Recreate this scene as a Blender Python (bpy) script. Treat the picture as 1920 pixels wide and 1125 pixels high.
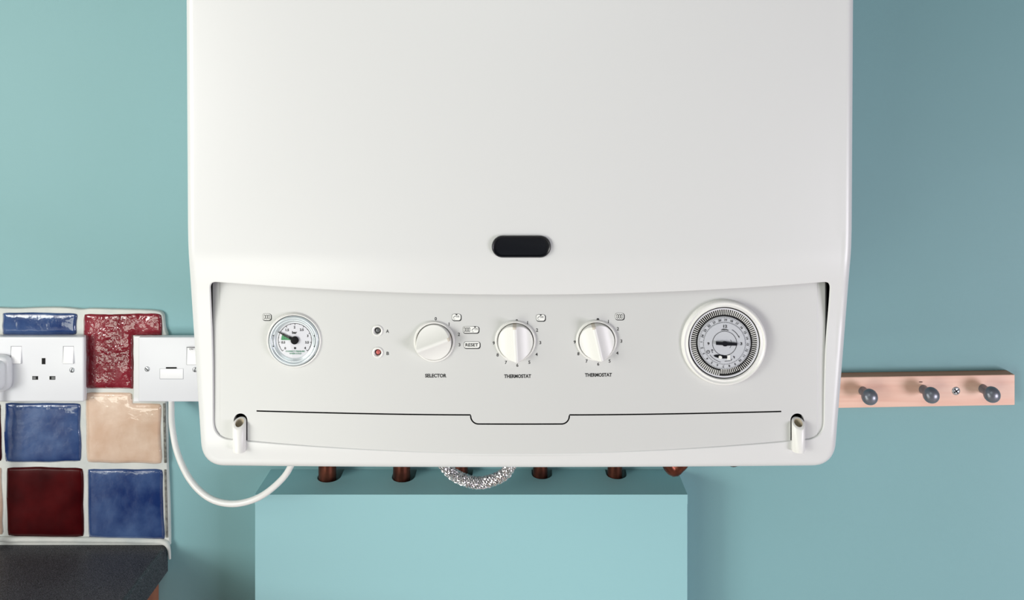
import bpy, bmesh, math, random
from mathutils import Vector, Matrix, noise
random.seed(7)
for o in list(bpy.data.objects): bpy.data.objects.remove(o)
scene = bpy.context.scene
COL = scene.collection
PI = math.pi
# ------------------------------------------------------------------ camera
H = 1.53                 # camera height above the floor; the wall is y = 0, the room lies towards -y
FPX = 1400.0             # focal length in pixels, camera 1 m from the wall
VX, VY = 966.0, 162.0    # where straight ahead falls in the frame
cam_d = bpy.data.cameras.new('camera'); cam = bpy.data.objects.new('camera', cam_d); COL.objects.link(cam)
cam.location = (0, -1, H); cam.rotation_euler = (PI/2, 0, 0)
cam_d.sensor_width = 36; cam_d.lens = 36*FPX/1920
cam_d.shift_x = -(VX-960)/1920; cam_d.shift_y = -(562.5-VY)/1920
cam_d.clip_start = 0.01
scene.camera = cam
# ------------------------------------------------------------------ light
wd = bpy.data.worlds.new('world'); scene.world = wd; wd.use_nodes = True
wd.node_tree.nodes['Background'].inputs[0].default_value = (0.93, 0.96, 1.0, 1)
wd.node_tree.nodes['Background'].inputs[1].default_value = 0.05
def area(name, loc, target, sx, sy, power, col):
    l = bpy.data.lights.new(name, 'AREA'); l.shape = 'RECTANGLE'; l.size = sx; l.size_y = sy
    l.energy = power; l.color = col
    o = bpy.data.objects.new(name, l); COL.objects.link(o); o.location = loc
    o.rotation_euler = (Vector(target)-Vector(loc)).to_track_quat('-Z', 'Y').to_euler()
    return o
area('window_left', (-2.1, -1.9, H-0.1), (0, 0, H-.2),   .8, .8, 29, (.97, 1.0, .96))
area('left_fill', (-1.4, -1.1, H+0.1), (0, 0, H-.2), .8, .8, 9.2, (1.0, .94, .86))  # added fill to balance brightness on the left, not a second window
area('low_left_fill', (-1.0, -1.6, H-1.0), (0, 0, H-.2), .8, .8, 10.8, (.98, 1.0, .90))  # low fill lamp added at left front, also gives the tiles glints
area('window_right', (2.0, -1.7, H-0.75), (0, 0, H-.2), .8, .8, 33, (.96, .91, 1.0))
area('overhead_fill', (0, -1.8, H+0.7), (0, 0, H-.2), .8, .8, 4.5, (.9, 1.0, .95))  # weak fill added from above to lift upward-facing surfaces
scene.view_settings.view_transform = 'Standard'; scene.view_settings.look = 'None'
scene.view_settings.gamma = 1; scene.view_settings.use_curve_mapping = False
scene.view_settings.exposure = 0.0

# ------------------------------------------------------------------ helpers
def lin(c):
    r = []
    for v in c[:3]:
        v = v/255.0
        r.append(v/12.92 if v <= 0.04045 else ((v+0.055)/1.055)**2.4)
    return (*r, 1)
def mat(name, col, rough=0.5, metal=0.0, bump=None, var=None, coat=0.0, spec=None):
    """bump=(scale, strength, distance); var=(col2, scale, lo, hi) mixes in a second colour by noise."""
    m = bpy.data.materials.new(name); m.use_nodes = True; nt = m.node_tree; b = nt.nodes['Principled BSDF']
    b.inputs['Base Color'].default_value = lin(col); b.inputs['Roughness'].default_value = rough
    b.inputs['Metallic'].default_value = metal; b.inputs['Coat Weight'].default_value = coat
    b.inputs['Coat Roughness'].default_value = 0.06
    if spec is not None: b.inputs['Specular IOR Level'].default_value = spec
    tc = nt.nodes.new('ShaderNodeTexCoord')
    if var:
        n = nt.nodes.new('ShaderNodeTexNoise'); n.inputs['Scale'].default_value = var[1]; n.inputs['Detail'].default_value = 5
        nt.links.new(tc.outputs['Object'], n.inputs['Vector'])
        r = nt.nodes.new('ShaderNodeValToRGB'); r.color_ramp.elements[0].position = var[2]; r.color_ramp.elements[1].position = var[3]
        r.color_ramp.elements[0].color = lin(col); r.color_ramp.elements[1].color = lin(var[0])
        nt.links.new(n.outputs['Fac'], r.inputs['Fac']); nt.links.new(r.outputs['Color'], b.inputs['Base Color'])
    if bump:
        n = nt.nodes.new('ShaderNodeTexNoise'); n.inputs['Scale'].default_value = bump[0]; n.inputs['Detail'].default_value = 3
        nt.links.new(tc.outputs['Object'], n.inputs['Vector'])
        bp = nt.nodes.new('ShaderNodeBump'); bp.inputs['Strength'].default_value = bump[1]; bp.inputs['Distance'].default_value = bump[2]
        nt.links.new(n.outputs['Fac'], bp.inputs['Height']); nt.links.new(bp.outputs['Normal'], b.inputs['Normal'])
        if coat: nt.links.new(bp.outputs['Normal'], b.inputs['Coat Normal'])
    return m
M = {}
M['wall'] = mat('teal_wall_paint', (125, 168, 172), 0.6, bump=(900, 0.25, 0.0004), var=((128, 171, 176), 3, .35, .65))
M['boxpaint'] = mat('teal_boxing_paint', (149, 195, 201), 0.55, bump=(700, 0.2, 0.0004))
M['floor'] = mat('pale_vinyl_floor', (205, 196, 184), 0.5, var=((190, 180, 168), 6, .3, .7))
M['ceiling'] = mat('white_ceiling', (235, 235, 232), 0.8)
M['casing'] = mat('white_enamel', (218, 218, 218), 0.32, bump=(1500, 0.08, 0.0002))
M['panel'] = mat('grey_white_plastic', (207, 207, 206), 0.42, bump=(1500, 0.08, 0.0002))
M['knob'] = mat('white_plastic', (234, 233, 230), 0.35)
M['knobmark'] = mat('cream_marker', (206, 198, 186), 0.5)
M['ivory'] = mat('ivory_plastic_inside', (190, 178, 156), 0.6)
M['black'] = mat('black_plastic', (16, 18, 24), 0.3, bump=(1200, 0.2, 0.0002))
M['needle'] = mat('matt_black', (15, 15, 18), 0.7, spec=.2)
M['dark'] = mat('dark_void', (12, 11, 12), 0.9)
M['ink'] = mat('black_ink', (28, 28, 30), 0.6)
M['greyink'] = mat('grey_ink', (120, 120, 120), 0.6)
M['white_ink'] = mat('white_ink', (236, 236, 233), 0.6)
M['green'] = mat('green_ink', (20, 128, 72), 0.6)
M['greentext'] = mat('dull_green_ink', (96, 148, 124), 0.6)
M['dial'] = mat('dial_white', (216, 216, 222), 0.5)
M['dialgrey'] = mat('dial_grey', (196, 198, 204), 0.5)
M['chrome'] = mat('polished_steel', (205, 208, 212), 0.3, 0.6)
M['bezel'] = mat('satin_silver', (206, 214, 219), 0.3, 0.35)
M['red'] = mat('red_lens', (196, 92, 88), 0.25, coat=.5)
M['greylens'] = mat('grey_lens', (92, 94, 96), 0.25, coat=.5)
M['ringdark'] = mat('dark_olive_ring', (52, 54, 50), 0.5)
M['copper'] = mat('tarnished_copper', (120, 66, 50), 0.36, 0.8, var=((74, 38, 30), 60, .35, .7))
M['steelbraid'] = mat('braided_steel', (222, 220, 222), 0.3, 1.0)
M['rubber'] = mat('dark_hose_core', (34, 34, 38), 0.6)
M['cable'] = mat('white_cable_pvc', (232, 231, 229), 0.35)
M['socket'] = mat('white_moulded_plastic', (222, 223, 227), 0.28)
M['socket2'] = mat('white_rocker_plastic', (236, 236, 238), 0.25)
M['recess'] = mat('recess_shadow_line', (166, 167, 172), 0.6)
M['brass'] = mat('slot_shutter', (110, 112, 112), 0.5)
M['grout'] = mat('off_white_grout', (212, 213, 208), 0.75, bump=(160, 0.5, 0.001), var=((188, 194, 192), 22, .4, .75))
M['rawedge'] = mat('grey_raw_tile_edge', (128, 128, 120), 0.8, bump=(500, 0.7, 0.001), var=((90, 88, 84), 180, .4, .6))
def tile_mat(name, c1, c2, sc, b):
    return mat(name, c1, 0.16, var=(c2, sc, .36, .66), bump=b, coat=0.5)
M['blue'] = tile_mat('blue_glaze', (22, 46, 98), (66, 90, 134), 24, (45, 0.30, 0.004))
M['red_tile'] = tile_mat('wine_red_glaze', (106, 18, 30), (138, 42, 54), 30, (60, 0.55, 0.006))
M['dark_red'] = mat('oxblood_glaze', (50, 2, 5), 0.3, var=((72, 8, 11), 24, .36, .66), bump=(30, 0.2, 0.002), spec=.12)
M['beige'] = tile_mat('peach_glaze', (206, 174, 150), (224, 200, 180), 30, (45, 0.35, 0.004))
# worktop laminate: fine pale speckles on charcoal
def speckle():
    m = bpy.data.materials.new('charcoal_speckled_laminate'); m.use_nodes = True; nt = m.node_tree; b = nt.nodes['Principled BSDF']
    tc = nt.nodes.new('ShaderNodeTexCoord')
    n = nt.nodes.new('ShaderNodeTexNoise'); n.inputs['Scale'].default_value = 1100; n.inputs['Detail'].default_value = 3
    n2 = nt.nodes.new('ShaderNodeTexNoise'); n2.inputs['Scale'].default_value = 420; n2.inputs['Detail'].default_value = 1
    for q in (n, n2): nt.links.new(tc.outputs['Object'], q.inputs['Vector'])
    r = nt.nodes.new('ShaderNodeValToRGB'); e = r.color_ramp.elements
    e[0].position = .42; e[0].color = lin((26, 26, 29)); e[1].position = .6; e[1].color = lin((88, 88, 94))
    r2 = nt.nodes.new('ShaderNodeValToRGB'); r2.color_ramp.elements[0].position = .70; r2.color_ramp.elements[1].position = .80
    mx = nt.nodes.new('ShaderNodeMix'); mx.data_type = 'RGBA'
    nt.links.new(n.outputs['Fac'], r.inputs['Fac']); nt.links.new(n2.outputs['Fac'], r2.inputs['Fac'])
    nt.links.new(r2.outputs['Color'], mx.inputs['Factor']); nt.links.new(r.outputs['Color'], mx.inputs['A'])
    mx.inputs['B'].default_value = lin((120, 120, 126))
    nt.links.new(mx.outputs['Result'], b.inputs['Base Color']); b.inputs['Roughness'].default_value = .45
    bp = nt.nodes.new('ShaderNodeBump'); bp.inputs['Strength'].default_value = .4; bp.inputs['Distance'].default_value = .0004
    nt.links.new(n2.outputs['Fac'], bp.inputs['Height']); nt.links.new(bp.outputs['Normal'], b.inputs['Normal'])
    return m
M['worktop'] = speckle()
def wood(name, c1, c2, rough, sx):
    m = bpy.data.materials.new(name); m.use_nodes = True; nt = m.node_tree; b = nt.nodes['Principled BSDF']
    tc = nt.nodes.new('ShaderNodeTexCoord'); mp = nt.nodes.new('ShaderNodeMapping'); mp.inputs['Scale'].default_value = sx
    n = nt.nodes.new('ShaderNodeTexNoise'); n.inputs['Scale'].default_value = 1; n.inputs['Detail'].default_value = 6; n.inputs['Distortion'].default_value = .6
    r = nt.nodes.new('ShaderNodeValToRGB'); r.color_ramp.elements[0].position = .3; r.color_ramp.elements[1].position = .68
    r.color_ramp.elements[0].color = lin(c1); r.color_ramp.elements[1].color = lin(c2)
    nt.links.new(tc.outputs['Object'], mp.inputs['Vector']); nt.links.new(mp.outputs['Vector'], n.inputs['Vector'])
    nt.links.new(n.outputs['Fac'], r.inputs['Fac']); nt.links.new(r.outputs['Color'], b.inputs['Base Color'])
    b.inputs['Roughness'].default_value = rough
    return m
M['maple'] = wood('pale_maple', (232, 180, 158), (244, 204, 184), .45, (5, 60, 90))
M['mapletop'] = wood('darker_maple', (200, 132, 100), (216, 152, 120), .5, (5, 60, 200))  # darker, redder maple for the top face of the board
M['knot'] = mat('dark_knot', (92, 52, 40), .6)
M['cabinet'] = wood('orange_brown_wood', (146, 86, 60), (168, 104, 74), .45, (60, 60, 4))
M['gunmetal'] = mat('brushed_grey_metal', (128, 131, 140), 0.34, 0.5)
def glass_mat():
    m = bpy.data.materials.new('clear_cover'); m.use_nodes = True; nt = m.node_tree
    nt.nodes.remove(nt.nodes['Principled BSDF']); out = nt.nodes['Material Output']
    t = nt.nodes.new('ShaderNodeBsdfTransparent'); g = nt.nodes.new('ShaderNodeBsdfGlossy'); g.inputs['Roughness'].default_value = .03
    mx = nt.nodes.new('ShaderNodeMixShader'); mx.inputs[0].default_value = .018
    nt.links.new(t.outputs[0], mx.inputs[1]); nt.links.new(g.outputs[0], mx.inputs[2]); nt.links.new(mx.outputs[0], out.inputs['Surface'])
    return m
M['glass'] = glass_mat()

def W(px, py, Y):
    """point seen at pixel (px,py) that stands Y metres in front of the wall"""
    return Vector(((px-VX)*(1-Y)/FPX, -Y, H-(py-VY)*(1-Y)/FPX))
def tag(o, label=None, cat=None, group=None, kind=None):
    if label: o['label'] = label
    if cat: o['category'] = cat
    if group: o['group'] = group
    if kind: o['kind'] = kind
    return o
def empty(name, loc, label, cat, group=None):
    o = bpy.data.objects.new(name, None); COL.objects.link(o); o.location = loc; o.empty_display_size = .05
    return tag(o, label, cat, group)
def obj(name, bm, m, parent=None, smooth=35, doubles=1e-6):
    """bm has world coordinates; the mesh gets the parent's origin"""
    if doubles: bmesh.ops.remove_doubles(bm, verts=bm.verts, dist=doubles)
    me = bpy.data.meshes.new(name); org = Vector((0, 0, 0))
    p = parent
    while p is not None:
        org += p.location; p = p.parent
    bmesh.ops.translate(bm, verts=bm.verts, vec=-org)
    bm.to_mesh(me); bm.free()
    for mm in (m if isinstance(m, (list, tuple)) else [m]): me.materials.append(mm)
    if smooth:
        for f in me.polygons: f.use_smooth = True
        me.set_sharp_from_angle(angle=math.radians(smooth))
    o = bpy.data.objects.new(name, me); COL.objects.link(o)
    if parent: o.parent = parent
    return o
def recalc(bm): bmesh.ops.recalc_face_normals(bm, faces=bm.faces)
def box(bm, a, b, bevel=0, seg=2):
    x0, y0, z0 = [min(a[i], b[i]) for i in range(3)]; x1, y1, z1 = [max(a[i], b[i]) for i in range(3)]
    t = bmesh.new(); bmesh.ops.create_cube(t, size=1)
    for v in t.verts:
        v.co = Vector((x0+(v.co.x+.5)*(x1-x0), y0+(v.co.y+.5)*(y1-y0), z0+(v.co.z+.5)*(z1-z0)))
    if bevel: bmesh.ops.bevel(t, geom=list(t.edges), offset=bevel, segments=seg, profile=.6, affect='EDGES')
    merge(bm, t)
def merge(bm, t, mi=None):
    me = bpy.data.meshes.new('tmp'); t.to_mesh(me); t.free(); n0 = len(bm.faces); bm.from_mesh(me); bpy.data.meshes.remove(me)
    if mi is not None:
        bm.faces.ensure_lookup_table()
        for f in bm.faces[n0:]: f.material_index = mi
def prism(bm, pts, y0, y1):
    """closed outline pts [(x,z)] extruded from y0 to y1 (world y)"""
    a = [bm.verts.new((x, y0, z)) for x, z in pts]; b = [bm.verts.new((x, y1, z)) for x, z in pts]
    n = len(pts)
    bm.faces.new(a); bm.faces.new(b[::-1])
    for i in range(n): bm.faces.new((a[i], b[i], b[(i+1) % n], a[(i+1) % n]))
def lathe(bm, c, prof, seg=64, mi=0, closed_top=False):
    """rings about an axis pointing out of the wall; prof [(radius, height)]; height towards the room"""
    rings = []
    for r, h in prof:
        if r <= 1e-7: rings.append([bm.verts.new((c[0], c[1]-h, c[2]))])
        else: rings.append([bm.verts.new((c[0]+r*math.cos(2*PI*i/seg), c[1]-h, c[2]+r*math.sin(2*PI*i/seg))) for i in range(seg)])
    for a, b in zip(rings, rings[1:]):
        for i in range(seg):
            j = (i+1) % seg
            if len(a) == 1 and len(b) == 1: continue
            if len(b) == 1: f = bm.faces.new((a[i], a[j], b[0]))
            elif len(a) == 1: f = bm.faces.new((a[0], b[j], b[i]))
            else: f = bm.faces.new((a[i], a[j], b[j], b[i]))
            f.material_index = mi
def catmull(pts, n=12):
    P = [pts[0]*2-pts[1]]+list(pts)+[pts[-1]*2-pts[-2]]; out = []
    for i in range(1, len(P)-2):
        for k in range(n):
            t = k/n; a, b, c, d = P[i-1:i+3]
            out.append(.5*((2*b)+(c-a)*t+(2*a-5*b+4*c-d)*t*t+(3*b-a-3*c+d)*t**3))
    out.append(pts[-1].copy()); return out
def frames(path):
    T = [(path[min(i+1, len(path)-1)]-path[max(i-1, 0)]).normalized() for i in range(len(path))]
    n = T[0].orthogonal().normalized(); out = []
    for t in T:
        n = (n-t*n.dot(t)).normalized(); out.append((t, n, t.cross(n)))
    return out
def tube(bm, path, r, seg=12, caps=True):
    fr = frames(path); rings = []
    for k, (p, (t, n, b)) in enumerate(zip(path, fr)):
        rr = r[k] if isinstance(r, (list, tuple)) else r
        rings.append([bm.verts.new(p+n*rr*math.cos(2*PI*i/seg)+b*rr*math.sin(2*PI*i/seg)) for i in range(seg)])
    for a, b in zip(rings, rings[1:]):
        for i in range(seg): bm.faces.new((a[i], a[(i+1) % seg], b[(i+1) % seg], b[i]))
    if caps: bm.faces.new(rings[0][::-1]); bm.faces.new(rings[-1])
# ---- flat print: shapes drawn in pixels through a mapper (u, v, lift) -> world
_glyph = {}
def glyph(s, bold):
    if (s, bold) in _glyph: return _glyph[(s, bold)]
    cu = bpy.data.curves.new('t', 'FONT'); cu.body = s; cu.size = 1; cu.offset = bold; cu.resolution_u = 3
    o = bpy.data.objects.new('t', cu); COL.objects.link(o)
    dg = bpy.context.evaluated_depsgraph_get(); dg.update()
    ev = o.evaluated_get(dg); me = ev.to_mesh()
    V = [(v.co.x, v.co.y) for v in me.vertices]; F = [tuple(p.vertices) for p in me.polygons]
    ev.to_mesh_clear(); bpy.data.objects.remove(o); bpy.data.curves.remove(cu)
    x0 = min(v[0] for v in V); x1 = max(v[0] for v in V); y0 = min(v[1] for v in V); y1 = max(v[1] for v in V)
    V = [(v[0]-(x0+x1)/2, v[1]-(y0+y1)/2) for v in V]
    _glyph[(s, bold)] = (V, F, x1-x0, y1-y0); return _glyph[(s, bold)]
class Ink:
    def __init__(s, mp): s.mp = mp; s.bm = bmesh.new()
    def poly(s, pts, lift=0, mi=0):
        f = s.bm.faces.new([s.bm.verts.new(s.mp(u, v, lift)) for u, v in pts]); f.material_index = mi
        if f.calc_area() > 0:
            f.normal_update()
            if f.normal.y > 0: f.normal_flip()
    def line(s, a, b, w, lift=0, mi=0):
        dx, dy = b[0]-a[0], b[1]-a[1]; L = math.hypot(dx, dy) or 1; nx, ny = -dy/L*w/2, dx/L*w/2
        s.poly([(a[0]+nx, a[1]+ny), (b[0]+nx, b[1]+ny), (b[0]-nx, b[1]-ny), (a[0]-nx, a[1]-ny)], lift, mi)
    def arc(s, cx, cy, r0, r1, a0, a1, n=48, lift=0, mi=0):      # degrees, 0 = right, 90 = up
        for i in range(n):
            p = []
            for r, k in ((r0, i), (r1, i), (r1, i+1), (r0, i+1)):
                a = math.radians(a0+(a1-a0)*k/n); p.append((cx+r*math.cos(a), cy-r*math.sin(a)))
            s.poly(p, lift, mi)
    def disc(s, cx, cy, r, n=20, lift=0, mi=0):
        s.poly([(cx+r*math.cos(2*PI*i/n), cy+r*math.sin(2*PI*i/n)) for i in range(n)], lift, mi)
    def rrect(s, cx, cy, w, h, r, lift=0, mi=0):
        p = []
        for qx, qy, a0 in ((1, 1, 0), (-1, 1, 90), (-1, -1, 180), (1, -1, 270)):
            for k in range(7):
                a = math.radians(a0+15*k); p.append((cx+qx*(w/2-r)+r*math.cos(a), cy+qy*(h/2-r)+r*math.sin(a)))
        s.poly(p, lift, mi)
    def text(s, t, cx, cy, h, w=None, bold=0.0, rot=0, lift=0, mi=0):
        V, F, gw, gh = glyph(t, bold); sy = h/gh; sx = (w/gw) if w else sy
        ca, sa = math.cos(math.radians(rot)), math.sin(math.radians(rot))
        vs = []
        for x, y in V:
            x, y = x*sx, y*sy
            vs.append(s.bm.verts.new(s.mp(cx+x*ca-y*sa, cy-(x*sa+y*ca), lift)))
        for f in F:
            try: q = s.bm.faces.new([vs[i] for i in f])
            except ValueError: continue
            q.material_index = mi; q.normal_update()
            if q.normal.y > 0: q.normal_flip()
    def out(s, name, m, parent): return obj(name, s.bm, m, parent, smooth=0, doubles=0)

# ------------------------------------------------------------------ the setting
bm = bmesh.new(); box(bm, (-3, 0, 0), (3, .12, 2.45)); tag(obj('wall_back', bm, M['wall'], smooth=0), kind='structure')
bm = bmesh.new(); box(bm, (-3, -3.2, -.05), (3, .12, 0)); tag(obj('floor', bm, M['floor'], smooth=0), kind='structure')

# ------------------------------------------------------------------ boiler
PXM = 0.656/FPX          # metres per pixel on the control panel
def bulge(X): return .012*max(0, 1-(X/.285)**2)
PROF = [(-2000, .3480), (485, .3480), (520, .3454), (560, .3408), (610, .3372), (650, .3365), (700, .3362), (845, .3356), (900, .3300)]
def prof(q):
    s = 0
    for d in range(-14, 15, 2):
        x = q+d
        for (a, ya), (b, yb) in zip(PROF, PROF[1:]):
            if a <= x <= b: s += ya+(yb-ya)*(x-a)/(b-a); break
        else: s += PROF[-1][1]
    return s/15
def yf(X, Z): return prof((H-Z)*FPX/.65+VY)+bulge(X)
def S(px, py):
    Y = .35
    for _ in range(8):
        p = W(px, py, Y); Y = yf(p.x, p.z)
    return W(px, py, Y)
def yp(X): return .3343+bulge(X)
def Sp(px, py, off=0):
    Y = .335
    for _ in range(6):
        p = W(px, py, Y); Y = yp(p.x)+off
    return W(px, py, Y)
boiler = empty('wall_boiler', (0, 0, H-.33), 'large white wall-hung boiler with dials and knobs along its lower panel', 'boiler')
def resample(pts, n):
    L = [0]
    for a, b in zip(pts, pts[1:]): L.append(L[-1]+math.hypot(b[0]-a[0], b[1]-a[1]))
    out = []; j = 0
    for k in range(n+1):
        t = L[-1]*k/n
        while j < len(L)-2 and L[j+1] < t: j += 1
        d = (L[j+1]-L[j]) or 1; u = min(1, max(0, (t-L[j])/d))
        out.append((pts[j][0]+(pts[j+1][0]-pts[j][0])*u, pts[j][1]+(pts[j+1][1]-pts[j][1])*u))
    return out
NA = 10
def ring_loop(edges, radii, ns):
    """edges: TL->TR, TR->BR, BR->BL, BL->TL polylines meeting at the corners; radii at the end of each"""
    E = []
    for k, e in enumerate(edges):
        L = sum(math.hypot(b[0]-a[0], b[1]-a[1]) for a, b in zip(e, e[1:])); f = resample(e, 800)
        r0, r1 = radii[k-1], radii[k]
        i0 = int(round(r0/L*800)); i1 = 800-int(round(r1/L*800))
        E.append(resample(f[i0:i1+1], ns[k]))
    out = []
    for k in range(4):
        out += E[k]
        a, b, c = E[k][-1], E[(k+1) % 4][0], edges[k][-1]
        for i in range(1, NA):
            t = i/NA; out.append(tuple((1-t)**2*a[d]+2*t*(1-t)*c[d]+t*t*b[d] for d in (0, 1)))
    return out
def para(a, b, sx, sy, n=40):
    return [(a[0]+(b[0]-a[0])*t+sx*4*t*(1-t), a[1]+(b[1]-a[1])*t+sy*4*t*(1-t)) for t in [i/n for i in range(n+1)]]
def chaikin(p, it=3):
    for _ in range(it):
        q = [p[0]]
        for a, b in zip(p, p[1:]): q += [(a[0]*.75+b[0]*.25, a[1]*.75+b[1]*.25), (a[0]*.25+b[0]*.75, a[1]*.25+b[1]*.75)]
        p = q+[p[-1]]
    return p
NS = (110, 60, 110, 60)
OPEN_B = (398, 823), (1547, 823)
open_loop = ring_loop([para((391.5, 526), (1559.5, 526), 0, 25),
                       chaikin([(1559.5, 526), (1558, 560), (1550, 650), (1547.5, 740), (1547, 823)]),
                       para((1547, 823), (398, 823), 0, 29),
                       chaikin([(398, 823), (398, 740), (397, 650), (393, 560), (391.5, 526)])],
                      [15, 34, 34, 15], NS)
YT = 430
sideR = chaikin([(1584.5, YT), (1583.5, 470), (1581, 500), (1552.5, 861)]); sideL = chaikin([(391.5, 861), (368, 500), (366, 470), (365, YT)])
outer_loop = ring_loop([[(365, YT), (1584.5, YT)], sideR, para((1552.5, 861), (391.5, 861), 0, 3), sideL], [0.0, 26, 26, 0.0], NS)
bm = bmesh.new()
N = len(open_loop); NR = 30; rings = []
for k in range(NR+1):
    t = (k/NR)**1.3
    rings.append([bm.verts.new(S(a[0]+(b[0]-a[0])*t, a[1]+(b[1]-a[1])*t)) for a, b in zip(open_loop, outer_loop)])
for a, b in zip(rings, rings[1:]):
    for i in range(N): bm.faces.new((a[i], b[i], b[(i+1) % N], a[(i+1) % N]))
# rim of the opening
def loop_offset(pts, d, sign):
    n = len(pts); out = []
    for i in range(n):
        j = 1
        while (pts[(i+j) % n]-pts[(i-j) % n]).length < 1e-4 and j < 5: j += 1
        t = pts[(i+j) % n]-pts[(i-j) % n]; nn = Vector((t.z, 0, -t.x)).normalized()*sign
        out.append(pts[i]+nn*d)
    return out
base = [v.co.copy() for v in rings[0]]
cen = sum(base, Vector())/N
sg = 1 if (loop_offset(base, .01, 1)[5]-cen).length < (base[5]-cen).length else -1   # points inwards
prev = rings[0]
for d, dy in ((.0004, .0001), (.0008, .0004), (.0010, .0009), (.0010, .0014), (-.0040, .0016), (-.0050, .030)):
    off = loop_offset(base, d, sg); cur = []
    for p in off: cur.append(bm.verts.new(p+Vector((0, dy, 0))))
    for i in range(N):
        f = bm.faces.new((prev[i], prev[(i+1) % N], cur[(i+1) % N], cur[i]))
        if d < 0: f.material_index = 1  # rim's inner walls coloured dark to stand for shade in the gap
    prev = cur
# upper front
topedge = rings[-1][:NS[0]+1]; ZT = H+.45
rows = [topedge]
NU = 24
for k in range(1, NU+1):
    t = k/NU; row = []
    for v in topedge:
        X = v.co.x; Z = v.co.z+(ZT-v.co.z)*t; row.append(bm.verts.new((X*(1+.012*t), -yf(X, Z), Z)))
    rows.append(row)
for a, b in zip(rows, rows[1:]):
    for i in range(NS[0]): bm.faces.new((a[i], a[i+1], b[i+1], b[i]))
# outer boundary: fillet, sides, back
bound = rings[-1][NS[0]+1:]   # from the right top corner clockwise to the left
bnd = [v.co.copy() for v in rings[-1][NS[0]:]]+[rings[-1][0].co.copy()]
bnd += [r[0].co.copy() for r in rows[1:]]+[v.co.copy() for v in rows[-1][1:]]+[r[-1].co.copy() for r in rows[-2:0:-1]]
clean = []
for p in bnd:
    if not clean or (p-clean[-1]).length > 2e-5: clean.append(p)
bnd = clean; nb = len(bnd)
sg2 = 1 if (loop_offset(bnd, .01, 1)[nb//4]-Vector((0, 0, H))).length > (bnd[nb//4]-Vector((0, 0, H))).length else -1
c0 = sum(bnd, Vector())/nb
def outw(d): 
    a = loop_offset(bnd, d, 1); b = loop_offset(bnd, d, -1)
    sa = sum((p-c0).length for p in a); sb = sum((p-c0).length for p in b)
    return a if sa > sb else b
R = .009
prev = [bm.verts.new(p) for p in bnd]
steps = [(R*math.sin(a), R*(1-math.cos(a))) for a in [PI/2*k/8 for k in range(1, 9)]]
for d, dy in steps:
    cur = [bm.verts.new(p+Vector((0, dy, 0))) for p in outw(d)]
    for i in range(nb): bm.faces.new((prev[i], prev[(i+1) % nb], cur[(i+1) % nb], cur[i]))
    prev = cur
cur = [bm.verts.new((v.co.x, -.012, v.co.z)) for v in prev]
for i in range(nb): bm.faces.new((prev[i], prev[(i+1) % nb], cur[(i+1) % nb], cur[i]))
bm.faces.new(cur)
bmesh.ops.remove_doubles(bm, verts=bm.verts, dist=2e-5)
bmesh.ops.dissolve_degenerate(bm, edges=bm.edges, dist=1e-6)
recalc(bm)
casing = obj('casing', bm, [M['casing'], M['dark']], boiler, smooth=40, doubles=0)

# dark chassis behind the panel, its black stands for shade in the gaps
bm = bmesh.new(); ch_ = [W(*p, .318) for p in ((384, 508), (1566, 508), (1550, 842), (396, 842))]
prism(bm, [(p.x, p.z) for p in ch_], -.290, -.318); recalc(bm); obj('shade_backing', bm, M['dark'], boiler, smooth=0)

# control panel with the flap seam, tube slots and lamp holes cut through
bm = bmesh.new()
xs = [396.6, 399]+[411.4, 413.0]+[413+(1532-413)*i/130 for i in range(1, 130)]+[1532, 1533.6, 1547, 1549.6]
def bottom_y(x):
    t = (x-398)/(1547-398); return 826+29*4*max(0, t*(1-t))
fr_, bk = [], []
for x in xs:
    off = 0 if 412 < x < 1533 else -.0003
    if x < 397 or x > 1549: off = -.0022
    c, d = [], []
    for k in range(9):
        y = 514+(bottom_y(x)-514)*k/8; p = Sp(x, y, off)
        c.append(bm.verts.new(p)); d.append(bm.verts.new((p.x, -.328-bulge(p.x), p.z)))
    fr_.append(c); bk.append(d)
nx = len(xs)
for i in range(nx-1):
    for k in range(8):
        bm.faces.new((fr_[i][k], fr_[i][k+1], fr_[i+1][k+1], fr_[i+1][k])); bm.faces.new((bk[i][k], bk[i+1][k], bk[i+1][k+1], bk[i][k+1]))
    for k in (0, 8): bm.faces.new((fr_[i][k], fr_[i+1][k], bk[i+1][k], bk[i][k]))
for i in (0, nx-1):
    for k in range(8): bm.faces.new((fr_[i][k], fr_[i][k+1], bk[i][k+1], bk[i][k]))
recalc(bm)
panel = obj('control_panel', bm, M['panel'], boiler, smooth=0, doubles=0)
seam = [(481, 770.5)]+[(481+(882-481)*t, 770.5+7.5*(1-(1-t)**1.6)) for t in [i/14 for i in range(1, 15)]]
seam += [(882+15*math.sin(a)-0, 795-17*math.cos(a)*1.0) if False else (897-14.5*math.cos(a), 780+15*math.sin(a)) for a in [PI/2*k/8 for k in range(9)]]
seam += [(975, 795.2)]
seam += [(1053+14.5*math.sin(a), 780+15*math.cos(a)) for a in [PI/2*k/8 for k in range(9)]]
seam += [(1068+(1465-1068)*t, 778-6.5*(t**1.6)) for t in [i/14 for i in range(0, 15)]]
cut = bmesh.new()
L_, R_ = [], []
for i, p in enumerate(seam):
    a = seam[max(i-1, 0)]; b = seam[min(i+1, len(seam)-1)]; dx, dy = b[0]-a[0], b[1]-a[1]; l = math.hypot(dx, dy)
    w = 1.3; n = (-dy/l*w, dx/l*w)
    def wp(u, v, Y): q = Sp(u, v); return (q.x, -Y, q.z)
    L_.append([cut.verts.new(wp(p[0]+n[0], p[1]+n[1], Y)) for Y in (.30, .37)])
    R_.append([cut.verts.new(wp(p[0]-n[0], p[1]-n[1], Y)) for Y in (.30, .37)])
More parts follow.
